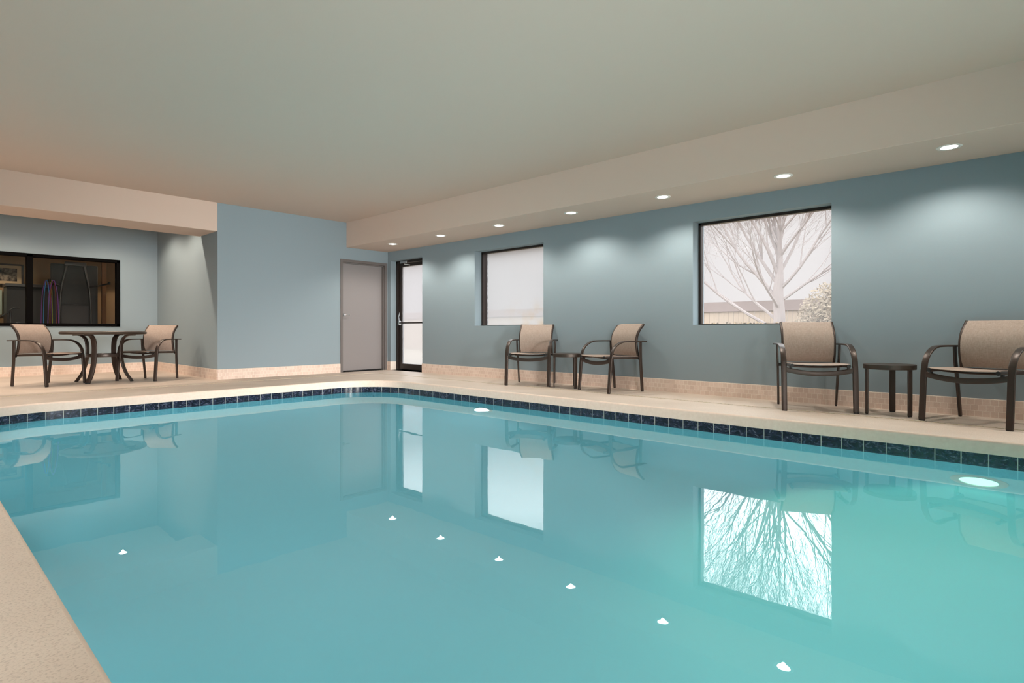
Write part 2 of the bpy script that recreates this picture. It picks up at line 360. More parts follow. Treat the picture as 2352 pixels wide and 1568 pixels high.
base_strip([(XR, YF), (XR, 8.551)], 'baseboard_right', 'beige tumbled tile skirting along the window wall')
base_strip([(XR, 9.563), (XR, YB)], 'baseboard_corner', 'short beige tile skirting left of the exit door')
base_strip([(XR, YB - .0), (6.735, YB)], 'baseboard_door', 'sliver of beige tile skirting beside the steel door frame')
base_strip([(5.69, YB), (XA0, YB)], 'baseboard_back', 'beige tumbled tile skirting on the back wall left of the steel door')
base_strip([(XA0, YB), (XA1, YA)], 'baseboard_alcove_side', 'beige tile skirting on the alcove side wall')
base_strip([(XA1, YA), (XL, YA)], 'baseboard_alcove_back', 'beige tile skirting under the black framed window')
m = MB()   # tile returning into the exit doorway
m.box(XR - .012, XR + .12, 9.551, 9.563, 0, ZBASE)
S(m.build('baseboard_exit', M_BASE), 'beige tile skirting on the exit door reveal', 'baseboard')

# ------------------------------------------------------------------ pool
XPL, YPN, RC = .31, -3.6, .78
def outline(off=0.0, n=14):
    pts = []; x0, x1, y0, y1 = XPL - off, XP + off, YPN - off, YP + off; r = RC + off
    for cx_, cy_, a0 in ((x1 - r, y1 - r, 0), (x0 + r, y1 - r, PI / 2), (x0 + r, y0 + r, PI), (x1 - r, y0 + r, 1.5 * PI)):
        for k in range(n + 1):
            a = a0 + PI / 2 * k / n; pts.append((cx_ + r * math.cos(a), cy_ + r * math.sin(a)))
    return pts
def ring_strip(m, levels, u0=0.0):
    """levels: list of (offset, z); quads between consecutive levels, uv u = arc length on the base outline"""
    base = outline(0); n = len(base); U = [0]
    for i in range(n): U.append(U[-1] + math.dist(base[i], base[(i + 1) % n]))
    rows = [[(*p, z) for p in outline(o)] for o, z in levels]
    V = [levels[0][1]]; 
    for a, b in zip(rows, rows[1:]):
        za, zb = a[0][2], b[0][2]
        for i in range(n):
            j = (i + 1) % n
            m.face([a[i], a[j], b[j], b[i]], [(U[i] + u0, za), (U[i + 1] + u0, za), (U[i + 1] + u0, zb), (U[i] + u0, zb)])
    return m
ZLIP, ZTB = .031, -.217
basin = MB(); DEP = -1.35
ring_strip(basin, [(.001, ZTB), (0, ZTB - .001), (0, -.95), (-.05, -1.12), (-.16, -1.26), (-.32, -1.33), (-.5, DEP)])
fl = outline(-.5); basin.face([(*p, DEP) for p in fl])
pool = S(basin.build('pool_basin', M_PLASTER, weld=True, smooth=True), 'turquoise plastered swimming pool basin', 'swimming pool')
bandm = MB(); ring_strip(bandm, [(0, -.0), (0, ZTB)], u0=.0)
for f in bandm.bm.faces:
    for l in f.loops: l[bandm.uv].uv = (l[bandm.uv].uv[0] + 0.0, l[bandm.uv].uv[1] + .217)
band = bandm.build('waterline_tile', M_BAND, pool, weld=True, smooth=True)
band['label'] = 'band of dark navy swirled tiles at the waterline'
wm = MB(); wp = outline(.002); wm.face([(*p, ZW) for p in wp])
water = tag(wm.build('pool_water', M_WATER), 'still turquoise water filling the swimming pool', 'water', kind='stuff')
# deck: rolled coping edge, slope to the drain, flat to the walls
dk = MB()
NOS = .012
cop = ring_strip(MB(), [(0, -.066), (-NOS, -.066), (-NOS, .012), (-NOS + .004, .024), (.004, ZLIP)])
S(cop.build('pool_coping', M_COPING, weld=True, smooth=True), 'pale concrete coping lip around the pool', 'coping')
base = outline(.004); n = len(base); DXR, DYB, DXL, DYN = 6.05, 9.05, -.75, YPN - 1
def drain_pt(i):
    q = i // 15; t = (i % 15) / 14
    A = [((DXR, YP - RC), (DXR, DYB), (XP - RC, DYB)), ((XPL + RC, DYB), (DXL, DYB), (DXL, YP - RC)), ((DXL, YPN + RC), (DXL, DYN), (XPL + RC, DYN)), ((XP - RC, DYN), (DXR, DYN), (DXR, YPN + RC))][q]
    a, b, c_ = [Vector(p) for p in A]
    p = a.lerp(b, min(1, t * 2)) if t <= .5 else b.lerp(c_, t * 2 - 1)
    return (p.x, p.y, 0)
outer = [drain_pt(i) for i in range(n)]
for i in range(n):
    j = (i + 1) % n; p, q = Vector((*base[i], ZLIP)), Vector((*base[j], ZLIP)); r, s_ = Vector(outer[i]), Vector(outer[j])
    dk.face([p, q, s_, r])
def rect(m, x0, x1, y0, y1, z): m.face([(x0, y0, z), (x1, y0, z), (x1, y1, z), (x0, y1, z)])
rect(dk, DXR, XR + .0, YF, DYB, 0); rect(dk, XL, DXL, YF, DYB, 0); rect(dk, DXL, DXR, YF, DYN, 0); rect(dk, XL, XR, DYB, YA, 0); rect(dk, XR, XR + .32, 8.5, 9.6, 0)
deck = S(dk.build('floor', M_DECK, weld=True), 'beige speckled concrete pool deck', 'floor')
for nm, lab, a, b in (('trim_1', 'slotted drain strip in the deck along the window wall', (DXR, DYB - .02), (DXR, YF)), ('trim_2', 'slotted drain strip in the deck before the alcove', (DXL, DYB), (DXR - .012, DYB))):
    L_ = math.dist(a, b); m = MB(); d = (Vector(b) - Vector(a)).normalized(); nrm = Vector((-d.y, d.x)) * .011
    A, B = Vector(a), Vector(b); z = .0035
    q = [(*(A - nrm), z), (*(B - nrm), z), (*(B + nrm), z), (*(A + nrm), z)]
    m.face(q, [(0, 0), (L_, 0), (L_, 1), (0, 1)])
    for k, v in ((0, 0), (2, 1)):
        p0, p1 = q[k], q[k + 1]; m.face([p0, p1, (p1[0], p1[1], 0), (p0[0], p0[1], 0)], [(0, v), (L_, v), (L_, v), (0, v)])
    S(m.build(nm, M_DRAIN), lab, 'drain')

# underwater lights
def pool_light(y, z, lens_col, strength, label, lampcol, power, tilt=70, cone=165):
    t = empty('pool_light', (XP, y, z), label=label, cat='pool light', group='round lights in the pool wall')
    R = Matrix.Rotation(-PI / 2, 4, 'Y')
    ring = MB().lathe([(.105, 0), (.16, 0), (.16, .008), (.145, .016), (.11, .018), (.105, 0)], seg=40).xf(R).build('ring', M_WHITE, t, smooth=True)
    ln = MB().lathe([(.106, .004), (.085, .015), (.05, .02), (0, .022)], seg=40).xf(R).build('lens', emis('lit_pool_lens_' + label.split()[0], lens_col, strength), t, smooth=True)
    ld = bpy.data.lights.new('pool_lamp', 'SPOT'); ld.energy = power; ld.color = lampcol; ld.shadow_soft_size = .08; ld.spot_size = math.radians(cone); ld.spot_blend = .6
    lo = bpy.data.objects.new('pool_lamp', ld); COL.objects.link(lo); lo.parent = t; lo.location = (-.06, 0, 0); lo.rotation_euler = (0, math.radians(tilt), 0)
    return t
pool_light(5.238, -.683, (.75, .93, 1), 9, 'white lit round lamp under water at the far end of the pool', C_POOL, P_POOL)
pool_light(.303, -.69, (.42, 1, .78), 2.4, 'green lit round lamp under water near the side table', (.40, 1, .66), P_POOL * 1.7, 30, 120)
for y, lb in ((6.0, 'farthest from'), (3.0, 'ahead of'), (0.0, 'right below'), (-2.4, 'behind')):      # unseen lamps added in the near side pool wall to brighten the water
    t = pool_light(y, -.69, (.75, .95, 1), 9, 'round underwater fill lamp added in the near side wall, ' + lb + ' the viewer', C_POOL, P_POOL)
    t['group'] = 'added fill lights in the near pool wall'; t.location.x = XPL; t.rotation_euler = (0, 0, PI)
pool_light(-2.6, -.69, (.75, .95, 1), 9, 'third lit round lamp, added as fill under water outside the view', C_POOL, P_POOL)  # extra lamp added out of view to light the water

# ------------------------------------------------------------------ downlights
def downlight(x, y, z, label, group, power, col, size=146, blend=.6, first=[None]):
    if first[0] is None:
        t = empty('recessed_downlight', label=label, cat='downlight', group=group)
        MB().lathe([(.062, 0), (.062, -.004), (.085, -.007), (.092, -.003), (.092, .002)], seg=40).build('trim_ring', M_WHITE, t, smooth=True)
        MB().lathe([(0, -.006), (.05, -.006), (.063, -.001)], seg=40).build('lens', M_LENS, t, smooth=True)
        first[0] = t
    else:
        t = copy_tree(first[0]); t['label'] = label; t['group'] = group
        for c_ in [o for o in bpy.data.objects if o.parent == t and o.type == 'LIGHT']: bpy.data.objects.remove(c_)
    t.location = (x, y, z)
    ld = bpy.data.lights.new('lamp', 'SPOT'); ld.energy = power; ld.color = col; ld.shadow_soft_size = .018; ld.spot_size = math.radians(size); ld.spot_blend = blend
    lo = bpy.data.objects.new('lamp', ld); COL.objects.link(lo); lo.parent = t; lo.location = (0, 0, -.026)
    return t
SL = ['recessed downlight in the soffit before the exit door, farthest of the row', 'second recessed downlight from the exit door end of the soffit',
      'third recessed downlight from the exit door, above the far window', 'fourth recessed downlight from the exit door, above the far side table',
      'recessed downlight in the soffit left of the near window', 'recessed downlight in the soffit above the near window',
      'largest recessed downlight, at the right end of the soffit row']
for k, y in enumerate((8.66, 7.31, 5.96, 4.61, 3.26, 1.91, .56)):
    downlight(6.16, y, ZS, SL[k], 'downlights along the soffit', P_SOFFIT, C_WARM)
for y, lb in ((-.8, 'added soffit downlight just past the right edge of the view'), (-2.15, 'added soffit downlight second past the right edge of the view'), (-3.5, 'last added soffit downlight, nearest the end wall behind the viewer')): downlight(6.16, y, ZS, lb, 'added fill downlights out of view', P_SOFFIT, C_WARM)  # soffit row carried on with unseen downlights, added for more light
AL = {(2.72, 10.64): 'alcove downlight just behind the beam, nearest the side wall', (1.22, 11.87): 'alcove downlight above the round table, towards the dark window',
      (1.22, 10.64): 'alcove downlight just behind the beam, above the left armchair', (-.28, 11.87): 'alcove downlight left of the view, towards the dark window',
      (-.28, 10.64): 'alcove downlight left of the view, just behind the beam'}
for x in (2.72, 1.22, -.28):
    for y in (11.87, 10.64):
        vis = x == 2.72 and y == 11.87
        downlight(x, y, ZC, 'recessed downlight over the alcove, seen only mirrored in the pool' if vis else AL[(x, y)], 'downlights in the alcove ceiling', P_ALCOVE, C_ALC, 150, .5)
for y, pw, lb in ((8.2, 1.6, 'beside the alcove beam'), (5.3, 1.2, 'second from the alcove beam'), (2.4, .7, 'just left of the viewer'), (-.5, .5, 'just behind the viewer'), (-3.4, .5, 'nearest the end wall')): downlight(-.4, y, ZC, 'added fill downlight in the near deck ceiling, ' + lb + ', outside the view', 'added fill downlights out of view', P_DECK * pw, C_WARM)  # unseen ceiling lamps added to brighten the deck and back wall

# ------------------------------------------------------------------ outside windows
def outside_window(name, w, film, label, strip=0.0):
    y0, y1, z0, z1 = w; xf = XR + .158; t = empty(name, (0, 0, 0)); S(t, label, 'window')
    fw = .032; m = MB(); od = .12 if strip else .07
    m.box(xf, xf + .07, y0, y0 + fw, z0, z1); m.box(xf, xf + od, y1 - fw, y1, z0, z1); m.box(xf, xf + .07, y0, y1, z1 - fw, z1); m.box(xf + .03, xf + .07, y0, y1, z0, z0 + .012)
    m.build('window_frame', M_DBRONZE, t)
    xg = xf + .05
    ym = y1 - fw - strip * .98
    for (p, q, mt) in [(y0 + fw, ym, M_GLASS)] + ([(ym, y1 - fw, M_GREYGLASS)] if strip else []):
        m = MB(); m.face([(xg, p, z0 + .01), (xg, q, z0 + .01), (xg, q, z1 - fw), (xg, p, z1 - fw)]); m.build('pane', mt, t)
    yr = y1 - fw - strip
    m = MB(); pts = [(xg - .004, y0 + fw, z0 + .012), (xg - .004, yr, z0 + .012)]
    if strip:
        for k in range(1, 40): pts.append((xg - .004, yr + random.uniform(-.004, .006), z0 + .012 + (z1 - z0 - fw - .012) * k / 40))
    pts += [(xg - .004, yr, z1 - fw), (xg - .004, y0 + fw, z1 - fw)]
    m.face(pts); m.build('film', film, t)
    # portal only guides sampling of the daylight that comes in here
    ld = bpy.data.lights.new('daylight_opening', 'AREA'); ld.shape = 'RECTANGLE'; ld.size = y1 - y0; ld.size_y = z1 - z0; ld.cycles.is_portal = True
    lo = bpy.data.objects.new('daylight_opening', ld); COL.objects.link(lo); lo.parent = t; lo.location = (xf + .1, (y0 + y1) / 2, (z0 + z1) / 2); lo.rotation_euler = (0, PI / 2, 0); lo.rotation_euler = Matrix(((0, 0, 1), (1, 0, 0), (0, 1, 0))).to_euler()
    return t
outside_window('window_1', W1, M_FILM_STAINED, 'milky stained window behind the far pair of chairs', strip=.07)
outside_window('window_2', W2, M_FILM, 'large window showing a bare tree outside')
outside_window('window_3', W3, M_FILM, 'window further along the side wall outside the view')

# exit door
t = empty('door_1', (0, 0, 0)); S(t, 'glazed dark bronze exit door with push bar', 'door')
xd = 6.915; y0, y1, zt = DX[0], DX[1], DX[3]
m = MB(); m.box(xd - .035, xd + .06, y1 - .05, y1, 0, zt); m.box(xd - .035, xd + .06, y0, y0 + .05, 0, zt); m.box(xd - .035, xd + .06, y0, y1, zt - .045, zt)
m.build('door_frame', M_DBRONZE, t)
ya, yb = y0 + .055, y1 - .056; m = MB()
m.box(xd, xd + .045, yb - .095, yb, .012, zt - .05, .003); m.box(xd, xd + .045, ya, ya + .1, .012, zt - .05, .003)
m.box(xd + .001, xd + .044, ya, yb, zt - .115, zt - .05, .003); m.box(xd + .001, xd + .044, ya, yb, .012, .128, .003)
sl = m.build('door_leaf', M_DBRONZE, t)
m = MB(); m.face([(xd + .02, ya + .1, .128), (xd + .02, yb - .095, .128), (xd + .02, yb - .095, zt - .115), (xd + .02, ya + .1, zt - .115)]); m.build('door_glass', M_FILM_DOOR, sl)
m = MB(); m.box(xd - .05, xd - .03, ya + .06, yb - .07, .93, .958, .004); m.box(xd - .05, xd, ya + .06, ya + .1, .925, .962, .003); m.build('push_bar', M_DBRONZE, t)
m = MB(); m.box(xd - .055, xd, yb - .085, yb - .035, .90, .985, .006)
m.sweep([(xd - .04, yb - .06, .98), (xd - .05, yb - .055, 1.06), (xd - .02, yb - .05, 1.15)], rrect(.03, .02), side=(0, 1, 0), scale=[1, .8, .4])
h = m.build('door_handle', M_CHROME, t); h['label'] = 'chrome latch at the end of the push bar'
m = MB(); m.box(xd - .06, xd - .002, yb - .33, yb - .12, zt - .058, zt - .008, .006)
m.sweep([(xd - .03, yb - .26, zt - .06), (xd - .10, yb - .31, zt - .085), (xd - .02, yb - .40, zt - .10)], rrect(.02, .008), side=(0, 0, 1))
h = m.build('door_closer', M_CHROME, t); h['label'] = 'silver door closer'
ld = bpy.data.lights.new('daylight_opening', 'AREA'); ld.shape = 'RECTANGLE'; ld.size = 1.0; ld.size_y = 2.18; ld.cycles.is_portal = True
lo = bpy.data.objects.new('daylight_opening', ld); COL.objects.link(lo); lo.parent = t; lo.location = (xd + .1, 9.05, 1.1); lo.rotation_euler = Matrix(((0, 0, 1), (1, 0, 0), (0, 1, 0))).to_euler()
# steel door
t = empty('door_2', (0, 0, 0)); S(t, 'plain grey steel door in a taupe metal frame', 'door')
m = MB(); fx0, fx1, fz = 5.683, 6.735, 2.143; w = .05
for (a, b, c_, d) in ((fx0, fx0 + w, 0, fz), (fx1 - w, fx1, 0, fz), (fx0 + w, fx1 - w, fz - w, fz)):
    m.box(a, b, YB - .014, YB + .05, c_, d, .002)
for (a, b, c_, d) in ((fx0 + w, fx0 + w + .0, 0, 0),): pass
m.box(fx0 + w - .01, fx0 + w + .012, YB + .03, YB + .2, 0, fz - w); m.box(fx1 - w - .02, fx1 - w + .01, YB + .03, YB + .2, 0, fz - w); m.box(fx0 + w, fx1 - w, YB + .03, YB + .2, fz - w - .02, fz - w + .01)
m.build('door_frame', M_DFRAME, t)
lf = MB().box(fx0 + w + .003, fx1 - w - .006, YB + .085, YB + .13, .022, fz - w - .012, .002).build('door_leaf', M_DOOR, t)
MB().box(fx0 + w, fx1 - w, YB + .10, YB + .12, 0, .02).build('threshold', M_BLACKPL, t)
m = MB(); m.lathe([(0, .012), (.026, .012), (.03, 0), (.03, -.003)], seg=24).xf(Matrix.Translation((5.80, YB + .085, 1.09)) @ Matrix.Rotation(PI / 2, 4, 'X'))
m.sweep([(5.80, YB + .08, 1.09), (5.80, YB + .035, 1.09), (5.815, YB + .028, 1.09), (5.90, YB + .028, 1.088)], rrect(.017, .014), side=(0, 0, 1))
h = m.build('lever_handle', M_CHROME, t, smooth=True); h['label'] = 'chrome lever handle'
m = MB()
for z in (.35, 1.2, 1.85): m.tube([(fx1 - w + .006, YB - .018, z - .05), (fx1 - w + .006, YB - .018, z + .05)], .007)
m.build('hinge', M_DFRAME, t)

# interior window to the gym
t = empty('window_4', (0, 0, 0)); S(t, 'black framed interior window looking into the gym', 'window')
a, b, z0, z1 = IW; m = MB(); f = .055; yf = YA - .018
for (p, q, r, s_) in ((a, b, z1 - f, z1), (a, b, z0, z0 + f), (a, a + f, z0, z1), (b - f, b, z0, z1), (1.549, 1.632, z0, z1)):
    m.box(p, q, yf, YA + .13, r, s_, .002)
m.build('window_frame', M_BLACKF, t)
for (p, q) in ((a + f, 1.549), (1.632, b - f)):
    m = MB(); m.face([(p, YA + .05, z0 + f), (q, YA + .05, z0 + f), (q, YA + .05, z1 - f), (p, YA + .05, z1 - f)]); m.build('pane', M_GYMGLASS, t)

# ------------------------------------------------------------------ sling chairs (x sideways, +y is forward)
def make_chair():
    t = empty('sling_armchair')
    for s in (-1, 1):
        xf, xb = .312 * s, .277 * s
        # armrest strap, bending down into the front leg
        pts = [(.300 * s, -.325, .648), (.302 * s, -.2, .650), (.305 * s, -.08, .651), (.307 * s, .0, .650)]
        for k in range(1, 9):
            a = PI / 2 * k / 9; pts.append((.308 * s + .004 * s * k / 9, .01 + .235 * math.sin(a), .455 + .195 * math.cos(a)))
        pts += [(xf, .250, .43)]
        MB().sweep(spline(pts, 3), rrect(.05, .017, .3), side=(1, 0, 0)).build('armrest', M_BRONZE, t, smooth=True)
        l = MB().sweep([(xf, .249, .445), (xf, .258, .36), (xf, .272, .18), (xf, .286, .012)], rrect(.05, .024, .3), side=(1, 0, 0)).build('leg', M_BRONZE, t, smooth=True)
        MB().sweep([(xf, .286, .013), (xf, .287, 0)], rrect(.046, .021, .3), side=(1, 0, 0)).build('glide', M_BLACKPL, l, smooth=True)
        l = MB().sweep([(.298 * s, -.238, .642), (.294 * s, -.243, .5), (.288 * s, -.252, .38), (.282 * s, -.27, .2), (xb, -.289, .012)], rrect(.019, .042, .3), side=(1, 0, 0)).build('leg', M_BRONZE, t, smooth=True)
        MB().sweep([(xb, -.289, .013), (xb, -.290, 0)], rrect(.017, .038, .3), side=(1, 0, 0)).build('glide', M_BLACKPL, l, smooth=True)
        # seat side rail with its cap and the pads it rests on
        r = MB(); r.sweep(spline([(.246 * s, -.262, .436), (.246 * s, -.1, .441), (.246 * s, .1, .447), (.246 * s, .300, .450)], 4), rrect(.026, .032, .4), side=(1, 0, 0))
        sr = r.build('seat_rail', M_BRONZE, t, smooth=True)
        MB().sweep([(.246 * s, .299, .450), (.246 * s, .309, .450)], [(.016 * math.cos(i * PI / 8), .018 * math.sin(i * PI / 8)) for i in range(16)], side=(1, 0, 0)).build('end_cap', M_BLACKPL, sr, smooth=True)
        MB().box(min(.246 * s, .262 * s), max(.246 * s, .262 * s), .235, .27, .418, .44, .003).build('bracket', M_BLACKPL, sr)
        MB().box(min(.258 * s, .296 * s), max(.258 * s, .296 * s), -.268, -.232, .412, .446, .004).build('bracket', M_BLACKPL, sr)
        prof = [(-.252, .440), (-.228, .535), (-.216, .64), (-.234, .735), (-.279, .808), (-.340, .872)]
        MB().sweep(spline([(.246 * s, y, z) for y, z in prof], 7), rrect(.026, .034, .4), side=(1, 0, 0)).build('back_upright', M_BRONZE, t, smooth=True)
    # curved rail between the front legs
    pts = [(.30 * u / 8, .252 + .012 * (1 - (u / 8) ** 2), .409 - .038 * (1 - (u / 8) ** 2)) for u in range(-8, 9)]
    MB().sweep(pts, rrect(.02, .047, .25), side=(0, 1, 0)).build('front_stretcher', M_BRONZE, t, smooth=True)
    pts = [(.236 * u / 6, .10, .438 - .010 * (1 - (u / 6) ** 2)) for u in range(-6, 7)]
    MB().tube(pts, .010).build('seat_spreader', M_BRONZE, t, smooth=True)
    pts = [(.236 * u / 6, -.248 - .008 * (1 - (u / 6) ** 2), .445) for u in range(-6, 7)]
    MB().tube(pts, .011).build('back_spreader', M_BRONZE, t, smooth=True)
    def sling(rows, sagdir, sag, nx=12, th=.005, hw=.238):
        m = MB(); g = []
        for y, z in rows:
            row = []
            for i in range(nx + 1):
                u = -1 + 2 * i / nx; k = (1 - u * u) * sag
                row.append(Vector((hw * u, y + sagdir[0] * k, z + sagdir[1] * k)))
            g.append(row)
        nr = len(g); top = []; bot = []
        for i, row in enumerate(g):
            a = g[min(i + 1, nr - 1)][0] - g[max(i - 1, 0)][0]; nn = Vector((0, -a.z, a.y)).normalized() * th / 2
            top.append([m.bm.verts.new(p + nn) for p in row]); bot.append([m.bm.verts.new(p - nn) for p in row])
        for i in range(nr - 1):
            for j in range(nx):
                m.bm.faces.new((top[i][j], top[i][j + 1], top[i + 1][j + 1], top[i + 1][j])); m.bm.faces.new((bot[i][j], bot[i + 1][j], bot[i + 1][j + 1], bot[i][j + 1]))
            for j in (0, nx): m.bm.faces.new((top[i][j], top[i + 1][j], bot[i + 1][j], bot[i][j]))
        for j in range(nx):
            for i in (0, nr - 1): m.bm.faces.new((top[i][j], bot[i][j], bot[i][j + 1], top[i][j + 1]))
        return m
    sling([(-.235, .454), (-.12, .459), (0, .462), (.12, .465), (.22, .467), (.285, .468), (.300, .464)], (0, -1), .010, hw=.256).build('seat', M_SLING, t, smooth=True)
    rows = [(v.x, v.y) for v in spline([(y, z, 0) for y, z in [(-.238, .462), (-.214, .535), (-.202, .64), (-.219, .735), (-.264, .808), (-.325, .872)]], 5)]
    rows += [(-.332, .878), (-.341, .878)]
    sling(rows, (-1, 0), .012, hw=.249).build('backrest', M_SLING, t, smooth=True)
    return t
K = .985
CH = [(6.442 * K, 5.543 * K, -153.4, 'taupe sling armchair standing under the stained far window', 'sling armchairs along the window wall'),
      (6.475 * K, 4.182 * K, 161.6, 'taupe sling armchair right of the far side table, angled towards it', 'sling armchairs along the window wall'),
      (6.405 * K, 1.698 * K, -153.4, 'taupe sling armchair standing in front of the window with the bare tree', 'sling armchairs along the window wall'),
      (6.381 * K, .364 * K, 160.5, 'nearest taupe sling armchair, cut off by the right edge of the view', 'sling armchairs along the window wall'),
      (1.507, 10.58, -53.4, 'taupe sling armchair at the left of the round table, before the dark window', 'sling armchairs at the round table'),
      (2.765, 10.52, -141.3, 'taupe sling armchair at the right of the round table', 'sling armchairs at the round table')]
proto = make_chair()
for i, (x, y, a, lab, grp) in enumerate(CH):
    c_ = proto if i == 0 else copy_tree(proto)
    c_.location = (x, y, 0); c_.rotation_euler = (0, 0, math.radians(a) - PI / 2); tag(c_, lab, 'chair', grp)

# ------------------------------------------------------------------ side tables
def make_side():
    t = empty('side_table')
    MB().lathe([(0, .473), (.19, .473), (.205, .474), (.213, .470), (.213, .432), (.208, .428), (.19, .440), (0, .445)], seg=64).build('table_top', M_TTOP, t, smooth=True)
    for k in range(3):
        a = 2 * PI * k / 3; R = Matrix.Rotation(a, 4, 'Z')
        l = MB().sweep([(.196, 0, .445), (.196, 0, .01)], rrect(.05, .016, .3), side=(0, 1, 0)).xf(R).build('leg', M_BRONZE, t, smooth=True)
        MB().sweep([(.196, 0, .011), (.196, 0, 0)], rrect(.046, .013, .3), side=(0, 1, 0)).xf(R).build('glide', M_BLACKPL, l, smooth=True)
    return t
p = make_side(); p.location = (6.335, 4.79, 0); p.rotation_euler = (0, 0, math.radians(8)); tag(p, 'small round bronze side table between the two far chairs', 'side table', 'bronze side tables')
q = copy_tree(p); q.location = (6.367, 1.028, 0); q.rotation_euler = (0, 0, math.radians(2)); tag(q, 'small round bronze side table between the two nearest chairs', 'side table', 'bronze side tables')

# ------------------------------------------------------------------ round table
t = empty('round_table', (2.194, 10.645, 0), math.radians(3.5), label='large round bronze dining table between two armchairs in the alcove', cat='table')
MB().lathe([(.02, .775), (.50, .778), (.535, .777), (.553, .770), (.560, .754), (.553, .738), (.535, .731), (.50, .730), (.49, .740), (.02, .744), (.02, .775)], seg=96).build('table_top', M_TTOP, t, smooth=True)
for k in range(4):
    a = PI / 4 + k * PI / 2; R = Matrix.Rotation(a, 4, 'Z')
    pts = spline([(.44, 0, .722), (.37, 0, .722), (.315, 0, .705), (.27, 0, .655), (.25, 0, .58), (.245, 0, .48), (.252, 0, .36), (.278, 0, .24), (.325, 0, .12), (.40, 0, .012)], 4)
    l = MB().sweep(pts, rrect(.072, .022, .3), side=(0, 1, 0)).xf(R).build('leg', M_BRONZE, t, smooth=True)
    MB().sweep([(.401, 0, .013), (.404, 0, 0)], rrect(.068, .020, .3), side=(0, 1, 0)).xf(R).build('glide', M_BLACKPL, l, smooth=True)
    m = MB(); m.box(.33, .475, -.045, .045, .733, .744, .002)
    for q_ in (.37, .42): m.box(q_ - .007, q_ + .007, -.03, -.016, .725, .735); m.box(q_ - .007, q_ + .007, .016, .03, .725, .735)
    m.xf(R).build('mounting_plate', M_BLACKPL, l)
MB().sweep([(.228 * math.cos(2 * PI * i / 64), .228 * math.sin(2 * PI * i / 64), .41) for i in range(64)], rrect(.014, .046, .25), side=[(math.cos(2 * PI * i / 64), math.sin(2 * PI * i / 64), 0) for i in range(64)], closed=True).build('ring_stretcher', M_BRONZE, t, smooth=True)

# ------------------------------------------------------------------ gym behind the interior window
GY = 17.2
m = MB(); m.box(-1.2, 5.2, GY, GY + .1, -.1, 3.0); S(m.build('wall_gym_back', M_TAN), 'tan gym wall seen through the black framed window', 'wall')
S(MB().box(5.1, 5.2, YA + .15, GY, -.1, 3.0).build('wall_gym_right', M_TAN), 'tan gym side wall beyond the dark window', 'wall')
S(MB().box(-1.3, -1.2, YA + .15, GY, -.1, 3.0).build('wall_gym_left', M_TAN), 'gym side wall left of the dark window', 'wall')
S(MB().box(-1.3, 5.2, YA + .15, GY + .1, -.14, -.1).build('floor_gym', mat('dark_gym_carpet', srgb(50, 44, 42), .9)), 'dark gym floor', 'floor')
S(MB().box(-1.3, 5.2, YA + .15, GY + .1, 2.75, 2.85).build('ceiling_gym', M_CEIL), 'gym ceiling', 'ceiling')
def gym_lamp(x, y, label):
    t = empty('recessed_downlight', (x, y, 2.75), label=label, cat='downlight', group='gym downlights')
    MB().lathe([(0, -.006), (.06, -.005), (.08, -.004), (.08, .002)], seg=32).build('lens', M_LENS, t, smooth=True)
    ld = bpy.data.lights.new('lamp', 'SPOT'); ld.energy = P_GYM; ld.color = C_ALC; ld.shadow_soft_size = .06; ld.spot_size = math.radians(130)
    lo = bpy.data.objects.new('lamp', ld); COL.objects.link(lo); lo.parent = t; lo.location = (0, 0, -.03)
gym_lamp(.9, 16.2, 'gym ceiling downlight above the framed picture'); gym_lamp(3.9, 15.4, 'gym ceiling downlight behind the cable machine')
M_GUN = mat('gunmetal_machine_frame', srgb(92, 92, 92), .4, .4)
M_PANEL = mat('charcoal_machine_shroud', srgb(62, 62, 62), .5)
# cable machine
gy = 15.0; t = empty('cable_machine', (2.58, gy, -.1), label='dark cable training machine standing in the gym beyond the glass', cat='exercise machine')
t_off = Matrix.Translation((-2.58, -gy, .1))
def gp(m, name, mt, parent=t, smooth=True): return m.xf(t_off).build(name, mt, parent, smooth=smooth)
gp(MB().box(2.19, 3.0, gy + .12, gy + .2, -.1, 2.2, .02), 'back_panel', M_PANEL)
gp(MB().box(2.34, 2.84, gy + .02, gy + .14, -.1, 1.35, .03), 'weight_shroud', mat('grey_weight_shroud', srgb(84, 82, 84), .5))
for s in (-1, 1):
    gp(MB().tube(spline([(2.583 + s * .15, gy, 2.19), (2.583 + s * .18, gy, 2.0), (2.583 + s * .235, gy, 1.72), (2.583 + s * .262, gy, 1.35), (2.583 + s * .27, gy, .9), (2.583 + s * .27, gy, -.1)], 5), .022), 'upright', M_GUN)
    u = gp(MB().tube([(2.583 + s * .24, gy, 1.725), (2.583 + s * .40, gy - .16, 1.76), (2.583 + s * .50, gy - .44, 1.79)], .017), 'arm', M_GUN)
    gp(MB().tube([(2.583 + s * .50, gy - .46, 1.77), (2.583 + s * .50, gy - .46, 1.82)], .024), 'pulley', M_BLACKPL, u)
gp(MB().tube([(2.32, gy, 1.335), (2.85, gy, 1.335)], .010), 'cross_bar', M_GUN)
gp(MB().box(2.40, 2.77, gy - .03, gy + .03, 2.16, 2.24, .01), 'top_bar', M_GUN)
